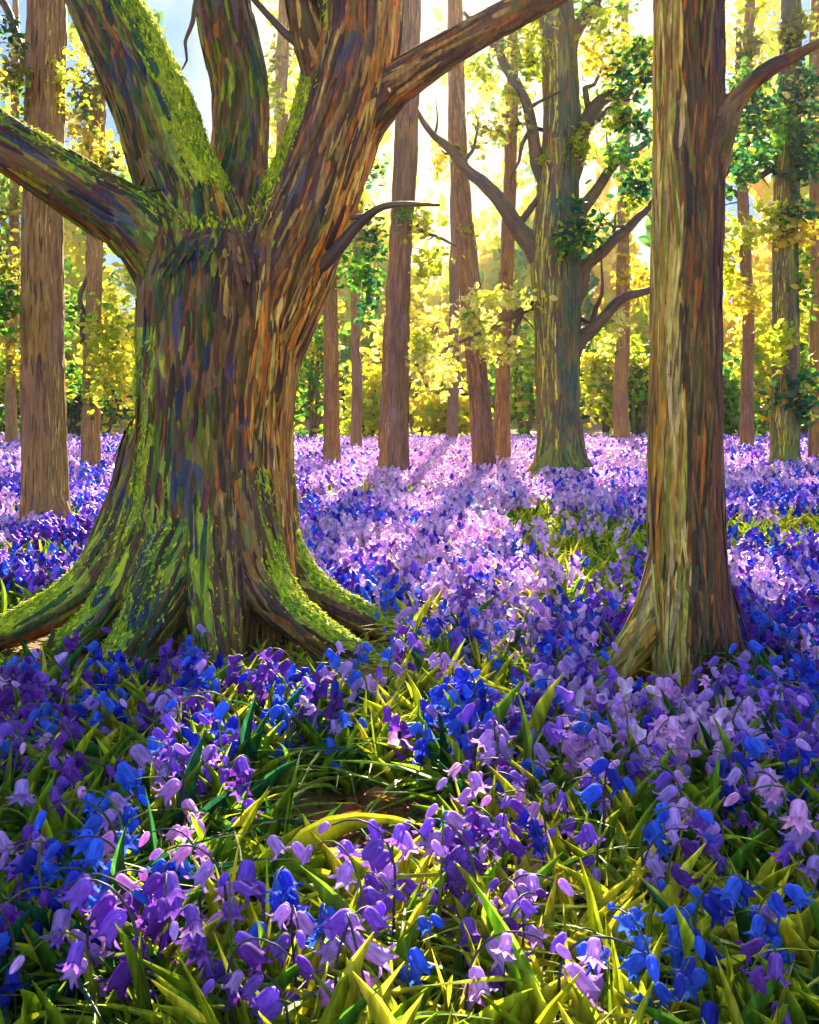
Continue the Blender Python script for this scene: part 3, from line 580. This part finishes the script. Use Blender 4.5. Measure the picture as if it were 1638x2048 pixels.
BLUE, DEEP, VIOLET, LILAC, PINK, PURPLE = (.06,.17,.85), (.03,.05,.60), (.30,.12,.70), (.70,.50,.90), (.92,.58,.88), (.19,.04,.42)
FC = np.array([BLUE, DEEP, VIOLET, LILAC, PINK, PURPLE])
def flower_kind(x, y):
    """flower colours: drifts of blue, violet and lilac, paler where painted as sunlit"""
    x = np.asarray(x); y = np.asarray(y); n = len(x)
    a = noise2(x, y, .8, 41)*.55+noise2(x, y, 2.6, 43)*.45+rng.normal(size=n)*.13
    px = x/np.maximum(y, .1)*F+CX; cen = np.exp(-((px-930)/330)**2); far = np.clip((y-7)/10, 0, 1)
    v = (a-.5)*1.35+.5-.07+.13*cen+.45*far*(.65+.35*cen)+.05*cen*(y > 5)-.07*cen*(y < 5)  # bias to lilac and pink paints the sunlit middle into the flowers
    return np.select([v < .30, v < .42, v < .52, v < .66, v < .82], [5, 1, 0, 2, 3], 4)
BELL5_V, BELL5_F = None, None
def bell_simple(sides=5):
    V = []; rr = [(.12, 0), (.42, -.28), (.40, -.68), (.62, -1.0)]
    for r, z in rr:
        for j in range(sides):
            a = j/sides*2*math.pi; V.append([r*math.cos(a), r*math.sin(a), z])
    Fc = [[i*sides+j, i*sides+(j+1) % sides, (i+1)*sides+(j+1) % sides, (i+1)*sides+j] for i in range(3) for j in range(sides)]
    return np.array(V), np.array(Fc)
def flower_stuff():
    bv, bf = bell_simple(5)
    # tris only for uniform bag
    bag = Bag(); grass = Bag()
    Y = np.sqrt(rng.uniform(6.5**2, 20**2, 15000)); X = rng.uniform(-.48, .48, len(Y))*Y
    Yn = np.sqrt(rng.uniform(4.6**2, 6.7**2, 760)); Xn = rng.uniform(-.42, .42, 760)*Yn
    Yf = rng.uniform(19, 45, 23000); Xf = rng.uniform(-.46, .46, len(Yf))*Yf
    def cover(X, Y, nb, bl, hgt):
        ok = clear_of_trees(X, Y) & ~bare(X, Y) & ~rooty(X, Y) & (noise2(X, Y, .6, 77)+rng.normal(size=len(X))*.1 > .41); X, Y = X[ok], Y[ok]; n = len(X); Z = ground_z(X, Y)
        k = flower_kind(X, Y); h = hgt*rng.uniform(.7, 1.25, n); lean = rng.uniform(0, 2*math.pi, n)
        for i in range(nb):
            t = i/(nb-1); up = h*(1-.45*t*rng.uniform(.8, 1.2, n))
            off = np.stack([np.cos(lean), np.sin(lean)], 1)*(.02+.05*rng.random((n, 1)))*bl/.055
            th = rng.normal(size=(n, 2))*.018*bl/.055
            pos = np.stack([X+off[:, 0]+th[:, 0], Y+off[:, 1]+th[:, 1], Z+up], 1)
            d = np.stack([np.cos(lean)*.6, np.sin(lean)*.6, np.ones(n)*.9], 1)+rng.normal(size=(n, 3))*.35
            ux = frames(d, rand_unit(n)); R = np.stack([ux[:, :, 0], ux[:, :, 2], ux[:, :, 1]], 2)
            s = bl*rng.uniform(.7, 1.25, n); c = FC[k]*rng.uniform(.7, 1.35, (n, 1)); mixm = rng.random(n) < .09; c[mixm] = FC[rng.integers(0, 6, mixm.sum())]
            bag.add(bv, bf, pos, R, np.stack([s*.62, s*.62, s], 1), np.clip(c, 0, .9), np.repeat([.75, .9, 1.05, 1.3], 5))
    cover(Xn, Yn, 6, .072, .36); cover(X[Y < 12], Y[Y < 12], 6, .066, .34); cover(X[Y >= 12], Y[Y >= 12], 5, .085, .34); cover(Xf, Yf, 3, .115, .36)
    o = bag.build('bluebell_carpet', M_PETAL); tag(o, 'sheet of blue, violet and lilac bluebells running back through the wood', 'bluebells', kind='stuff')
    # blades
    def blades(X, Y, L, wd, bias):
        ok = clear_of_trees(X, Y) & ~bare(X, Y, 1.25); X, Y = X[ok], Y[ok]; n = len(X)
        for q in range(3):
            m = rng.integers(0, 3, n) == q; bvv, bff = blade_template(5 if wd < .033 else 4, (.5, .95, 1.4)[q])
            x, y = X[m], Y[m]; nn = len(x); a = rng.uniform(0, 2*math.pi, nn); tl = rng.normal(size=(nn, 2))*.22
            zax = np.stack([tl[:, 0], tl[:, 1], np.ones(nn)], 1); zax /= np.linalg.norm(zax, axis=1, keepdims=True)
            fwd = np.stack([np.cos(a), np.sin(a), np.zeros(nn)], 1); xa = np.cross(fwd, zax); xa /= np.linalg.norm(xa, axis=1, keepdims=True); ya = np.cross(zax, xa)
            R = np.stack([xa, ya, zax], 2); l = L*rng.uniform(.55, 1.25, nn)*np.where(rooty(x, y), .4, 1)
            g = noise2(x, y, .9, 50)*.6+noise2(x, y, 3, 51)*.4+rng.normal(size=nn)*.15+bias
            pxx = x/y*F+CX; g = g+.14*np.exp(-((pxx-900)/300)**2)  # yellower blades paint in the sunlit centre, darker to the sides
            pal = np.array([(.015,.10,.06),(.03,.15,.05),(.10,.26,.03),(.26,.40,.025),(.48,.55,.035),(.66,.64,.07)])
            c = pal[np.clip((g*6).astype(int), 0, 5)]*rng.uniform(.75, 1.25, (nn, 1))
            grass.add(bvv, bff, np.stack([x, y, ground_z(x, y)-.01], 1), R, np.stack([np.full(nn, wd)*rng.uniform(.7, 1.4, nn), l, l], 1), c)
    y = np.sqrt(rng.uniform(2.2**2, 6.5**2, 9000)); x = rng.uniform(-.45, .45, len(y))*y; blades(x, y, .36, .017, .11)
    y = np.sqrt(rng.uniform(6.5**2, 16**2, 11000)); x = rng.uniform(-.45, .45, len(y))*y; blades(x, y, .31, .030, .10)
    y = rng.uniform(16, 49, 9000); x = rng.uniform(-.45, .45, len(y))*y; blades(x, y, .30, .07, .05)
    o = grass.build('grass', M_GRASS); tag(o, 'green and yellow grass blades between the flowers', 'grass', kind='stuff')
flower_stuff()

# ------------------------------------------------------------------ single bluebells in front
def bell_mesh():
    """six-lobed nodding bell, lobes curled back; hangs along -z, length 1"""
    S_, prof = 12, [(.06, 0), (.17, -.05), (.235, -.20), (.24, -.45), (.235, -.66), (.30, -.82), (.42, -.93), (.56, -.94)]
    V = []
    for i, (r, z) in enumerate(prof):
        for j in range(S_):
            a = j/S_*2*math.pi; lobe = j % 2 == 0
            rr, zz = r, z
            if i < 5: rr = r*(1.06 if lobe else .92)
            elif not lobe: rr = prof[4][0]*(.96+.03*(i-4)); zz = prof[4][1]-.035*(i-4)
            if lobe and i == 7: zz = -.88
            V.append([rr*math.cos(a), rr*math.sin(a), zz])
    Fc = [[i*S_+j, i*S_+(j+1) % S_, (i+1)*S_+(j+1) % S_, (i+1)*S_+j] for i in range(len(prof)-1) for j in range(S_)]
    return mesh_np('bell', V, Fc, None, [M_PETAL_O])
def bell_bud():
    V = []; prof = [(.05, 0), (.16, -.08), (.22, -.35), (.20, -.65), (.10, -.9), (.02, -1)]
    for r, z in prof:
        for j in range(8): a = j/8*2*math.pi; V.append([r*math.cos(a), r*math.sin(a), z])
    return mesh_np('bud', V, [[i*8+j, i*8+(j+1) % 8, (i+1)*8+(j+1) % 8, (i+1)*8+j] for i in range(5) for j in range(8)], None, [M_PETAL_O])
BELL, BUD = bell_mesh(), bell_bud()
STRAPS = []
for bnd in (.5, .95, 1.4):
    v, f = blade_template(8, bnd); STRAPS.append(mesh_np('leaf', v*np.array([.032, .46, .46]), f, None, [M_LEAF_O]))
def make_stem(seed):
    r = random.Random(seed); h = r.uniform(.50, .66); n = 16; pts = []
    arch = r.uniform(.09, .19)
    for i in range(n+1):
        t = i/n; s = max(0, (t-.52)/.48)
        pts.append([arch*s**1.7*1.25+.02*math.sin(t*3), .012*math.sin(t*4+seed), h*(t-.30*s**2.6), .0055*(1-.55*t)])
    return np.array(pts)
PROTOS = []
for sd_ in range(7):
    p = make_stem(sd_); v, f = tube(p, 7); sm = mesh_np('stem', v, f, None, [M_LEAF_O]); r = random.Random(100+sd_); bells = []
    nb = r.randint(5, 8)
    for i in range(nb):
        t = .36+.64*i/(nb-1); q = p[min(16, int(t*16))]; ang = r.uniform(-1.0, 1.0)+(.0 if i == nb-1 else (1 if i % 2 else -1)*.7)
        d = Vector((math.cos(ang)*.75, math.sin(ang)*.75, -r.uniform(.55, 1.0)))
        bells.append((Vector(q[:3])+Vector((math.cos(ang), math.sin(ang), .25))*.014, d, r.uniform(.066, .088)*(1 if i < nb-2 else .82), i == nb-1))
    PROTOS.append((sm, bells))
def place_bluebell(x, y, rz, sc, cols, name_label, group, leafcol, nleaf=3, proto=None, part=True):
    sm, bells = PROTOS[proto if proto is not None else random.randrange(7)]; cols = [tuple(np.array(q)*(.84, .70, .93)) if q[0] > .45 else q for q in cols]
    z = float(ground_z(np.array([x]), np.array([y]))[0])
    root = bpy.data.objects.new('bluebell', None); COL.objects.link(root); root.empty_display_size = .1
    root.location = (x, y, z-.01); root.rotation_euler = (random.gauss(0, .07), random.gauss(0, .07), rz); root.scale = (sc,)*3
    tag(root, name_label, 'bluebell', group)
    st = bpy.data.objects.new('stem', sm); COL.objects.link(st); st.parent = root; st.color = (*[c*random.uniform(.8, 1.2) for c in ((.10,.16,.04), (.09,.08,.16), (.16,.22,.03))[random.randrange(3)]], 1)
    for loc, d, L, bud in bells:
        if random.random() < .06: continue
        o = bpy.data.objects.new('flower', BUD if bud else BELL); COL.objects.link(o); o.parent = root; o.location = loc
        o.rotation_euler = (-d).to_track_quat('Z', 'X').to_euler(); o.rotation_euler.z += random.uniform(-.5, .5)
        o.scale = (L*random.uniform(.9, 1.2), L*random.uniform(.9, 1.2), L)
        c = cols[0] if random.random() < .72 else cols[1]; g = random.uniform(.75, 1.35); o.color = (min(.95, c[0]*g), min(.95, c[1]*g), min(.95, c[2]*g), 1)
    for i in range(nleaf):
        o = bpy.data.objects.new('leaf', STRAPS[random.randrange(3)]); COL.objects.link(o); o.parent = root
        o.rotation_euler = (random.uniform(-.15, .3), random.uniform(-.2, .2), random.uniform(0, 6.28)); g = random.uniform(.7, 1.3)
        k = random.uniform(.7, 1.15); o.scale = (random.uniform(.6, 1.1), k, k); o.color = (leafcol[0]*g, leafcol[1]*g, leafcol[2]*g, 1)
    return root
NAMES = ['bright blue', 'deep blue', 'violet', 'pale lilac', 'pinkish lilac', 'dark purple']
SECOND = [LILAC, BLUE, LILAC, VIOLET, LILAC, VIOLET]
def front_bluebells():
    pts = []; tries = 0
    # painted stems singled out by what stands beside them: (px, py of the foot, kind, label)
    while len(pts) < 300 and tries < 90000:
        tries += 1
        y = math.sqrt(random.uniform(2.75**2, 7.4**2)) if random.random() > .2 else random.uniform(2.75, 4.2); x = random.uniform(-.385, .385)*y
        xa, ya = np.array([x]), np.array([y])
        if not clear_of_trees(xa, ya)[0] or bare(xa, ya, 1.45)[0] or rooty(xa, ya)[0]: continue
        if any((x-a)**2+(y-b)**2 < (.092+.0115*y)**2 for a, b in pts): continue
        pts.append((x, y))
    pts = sorted(pts, key=lambda q: q[1]); A = np.array(pts); K = flower_kind(A[:, 0], A[:, 1])
    sw = rng.random(len(K)) < .38; K[sw] = np.array([0, 0, 0, 4, 4, 3, 1, 5])[rng.integers(0, 8, sw.sum())]
    for (x, y), k in zip(pts, K):
        px = x/y*F+CX; dark = px < 480 or px > 1420
        if y > 5.6 and abs(px-430) < 330: zone = 'crowding the roots of the mossy tree'
        elif y > 5.2 and abs(px-1380) < 200: zone = 'gathered round the foot of the straight tree'
        elif y > 4.6: zone = 'in the middle drift %s' % ('left of the bare soil' if px < 640 else 'right of the bare soil')
        elif y > 3.6: zone = 'behind the front row %s' % ('on the left side' if px < 500 else 'beside the bare soil' if px < 1000 else 'on the right side')
        else: zone = 'in the front row %s' % ('at the left corner' if px < 500 else 'in the middle' if px < 1100 else 'at the right corner')
        lc = [(.05,.17,.04), (.10,.25,.03), (.02,.12,.07), (.24,.34,.03)][random.randrange(4)] if (dark or random.random() < .2) else [(.36,.46,.03), (.56,.60,.04), (.20,.36,.03)][random.randrange(3)]
        place_bluebell(x, y, random.uniform(0, 6.28), random.uniform(.82, 1.12), (FC[k], SECOND[k]), '%s bluebell with nodding bells %s' % (NAMES[k], zone), '%s bluebells %s' % (NAMES[k], zone), lc, 3 if y < 5 else 2)
front_bluebells()

def tufts():
    pal = {'lime': [(.46,.54,.03),(.62,.62,.05),(.28,.42,.03)], 'straw': [(.58,.50,.14),(.48,.46,.06),(.34,.40,.05)], 'dark': [(.02,.13,.06),(.015,.09,.07),(.05,.17,.04)]}
    for px, py, cn, sc, n, lab in TUFTS:
        Y = depth(py); x = P(px, py, Y)[0]; z = float(ground_z(np.array([x]), np.array([Y]))[0])
        t = thing('leaf_tuft', lab, 'leaves', (x, Y, z-.01))
        for i in range(n):
            o = bpy.data.objects.new('leaf', STRAPS[random.randrange(1, 3)]); COL.objects.link(o); o.parent = t
            a = i/n*6.28*2.6+random.uniform(-.2, .2); o.location = (random.gauss(0, .025), random.gauss(0, .025), 0)
            o.rotation_euler = (-random.uniform(.05, .75), random.uniform(-.15, .15), a); k = sc*random.uniform(.85, 1.5); o.scale = (random.uniform(.4, .75), k, k)
            c = pal[cn][random.randrange(3)]; o.color = (*c, 1)
tufts()

def litter():
    y = np.sqrt(rng.uniform(2.6**2, 8.2**2, 9000)); x = rng.uniform(-.42, .42, 9000)*y; ok = bare(x, y, 1.25) | (rooty(x, y) & (rng.random(9000) < .5)); x, y = x[ok], y[ok]; n = len(x)
    b = Bag(); d = rand_unit(n)*np.array([1, 1, .25]); R = frames(d, rand_unit(n)*.35+np.array([0, 0, 1])); sc = rng.uniform(.03, .075, n)
    c = np.array([(.34,.15,.05),(.24,.10,.035),(.42,.22,.08),(.16,.08,.04),(.46,.14,.04)])[rng.integers(0, 5, n)]*rng.uniform(.7, 1.2, (n, 1))
    b.add(LEAF_V, LEAF_F3, np.stack([x, y, ground_z(x, y)+.012], 1), R, np.stack([sc, sc, sc], 1), c)
    tag(b.build('leaf_litter', M_GRASS), 'brown dead leaves lying on the bare soil', 'leaves', kind='stuff')
litter()
# a few fallen leaves on the bare soil
FALL = [(880, 1385, (.45,.10,.02), 'rust red fallen leaf by the straw coloured tuft'), (655, 1660, (.30,.09,.02), 'brown fallen leaf on the left of the bare soil'), (800, 1625, (.42,.16,.05), 'tawny fallen leaf on the right of the bare soil'),
  (620, 1850, (.50,.16,.02), 'orange fallen leaf between the tuft and the front row'), (510, 1845, (.32,.05,.02), 'dark red fallen leaf left of the orange leaf')]
for px, py, c, lab in FALL:
    Y = depth(py); x = P(px, py, Y)[0]; z = float(ground_z(np.array([x]), np.array([Y]))[0])
    R = Matrix.Rotation(random.uniform(0, 6.28), 3, 'Z') @ Matrix.Rotation(.3, 3, 'X'); v = LEAF_V.copy(); v[:, 2] += .25*(v[:, 1]-.5)**2+.3*np.abs(v[:, 0])
    me = mesh_np('fallen_leaf', v*.16, LEAF_F3, None, [M_LEAF_O]); o = link('fallen_leaf', me); o.location = (x, Y, z+.03); o.rotation_euler = R.to_euler(); o.color = (*c, 1)
    tag(o, lab, 'leaf')

# ------------------------------------------------------------------ warm air of the clearing
def haze():
    V = np.array([[x, y, z] for z in (-1.5, 32) for y in (-8, 150) for x in (-70, 70)], float)
    me = mesh_np('haze', V, np.array([[0,2,3,1],[4,5,7,6],[0,1,5,4],[2,6,7,3],[0,4,6,2],[1,3,7,5]]), smooth=False)
    m = bpy.data.materials.new('warm_air'); m.use_nodes = True; nt = m.node_tree; nt.nodes.clear()
    o = nt.nodes.new('ShaderNodeOutputMaterial'); v = nt.nodes.new('ShaderNodeVolumePrincipled'); v.inputs['Density'].default_value = .00017; v.inputs['Anisotropy'].default_value = .75
    v.inputs['Color'].default_value = (1, .95, .85, 1); nt.links.new(v.outputs[0], o.inputs['Volume']); me.materials.append(m)
    tag(link('haze', me), 'warm light haze in the clearing', 'haze', kind='stuff')
haze()
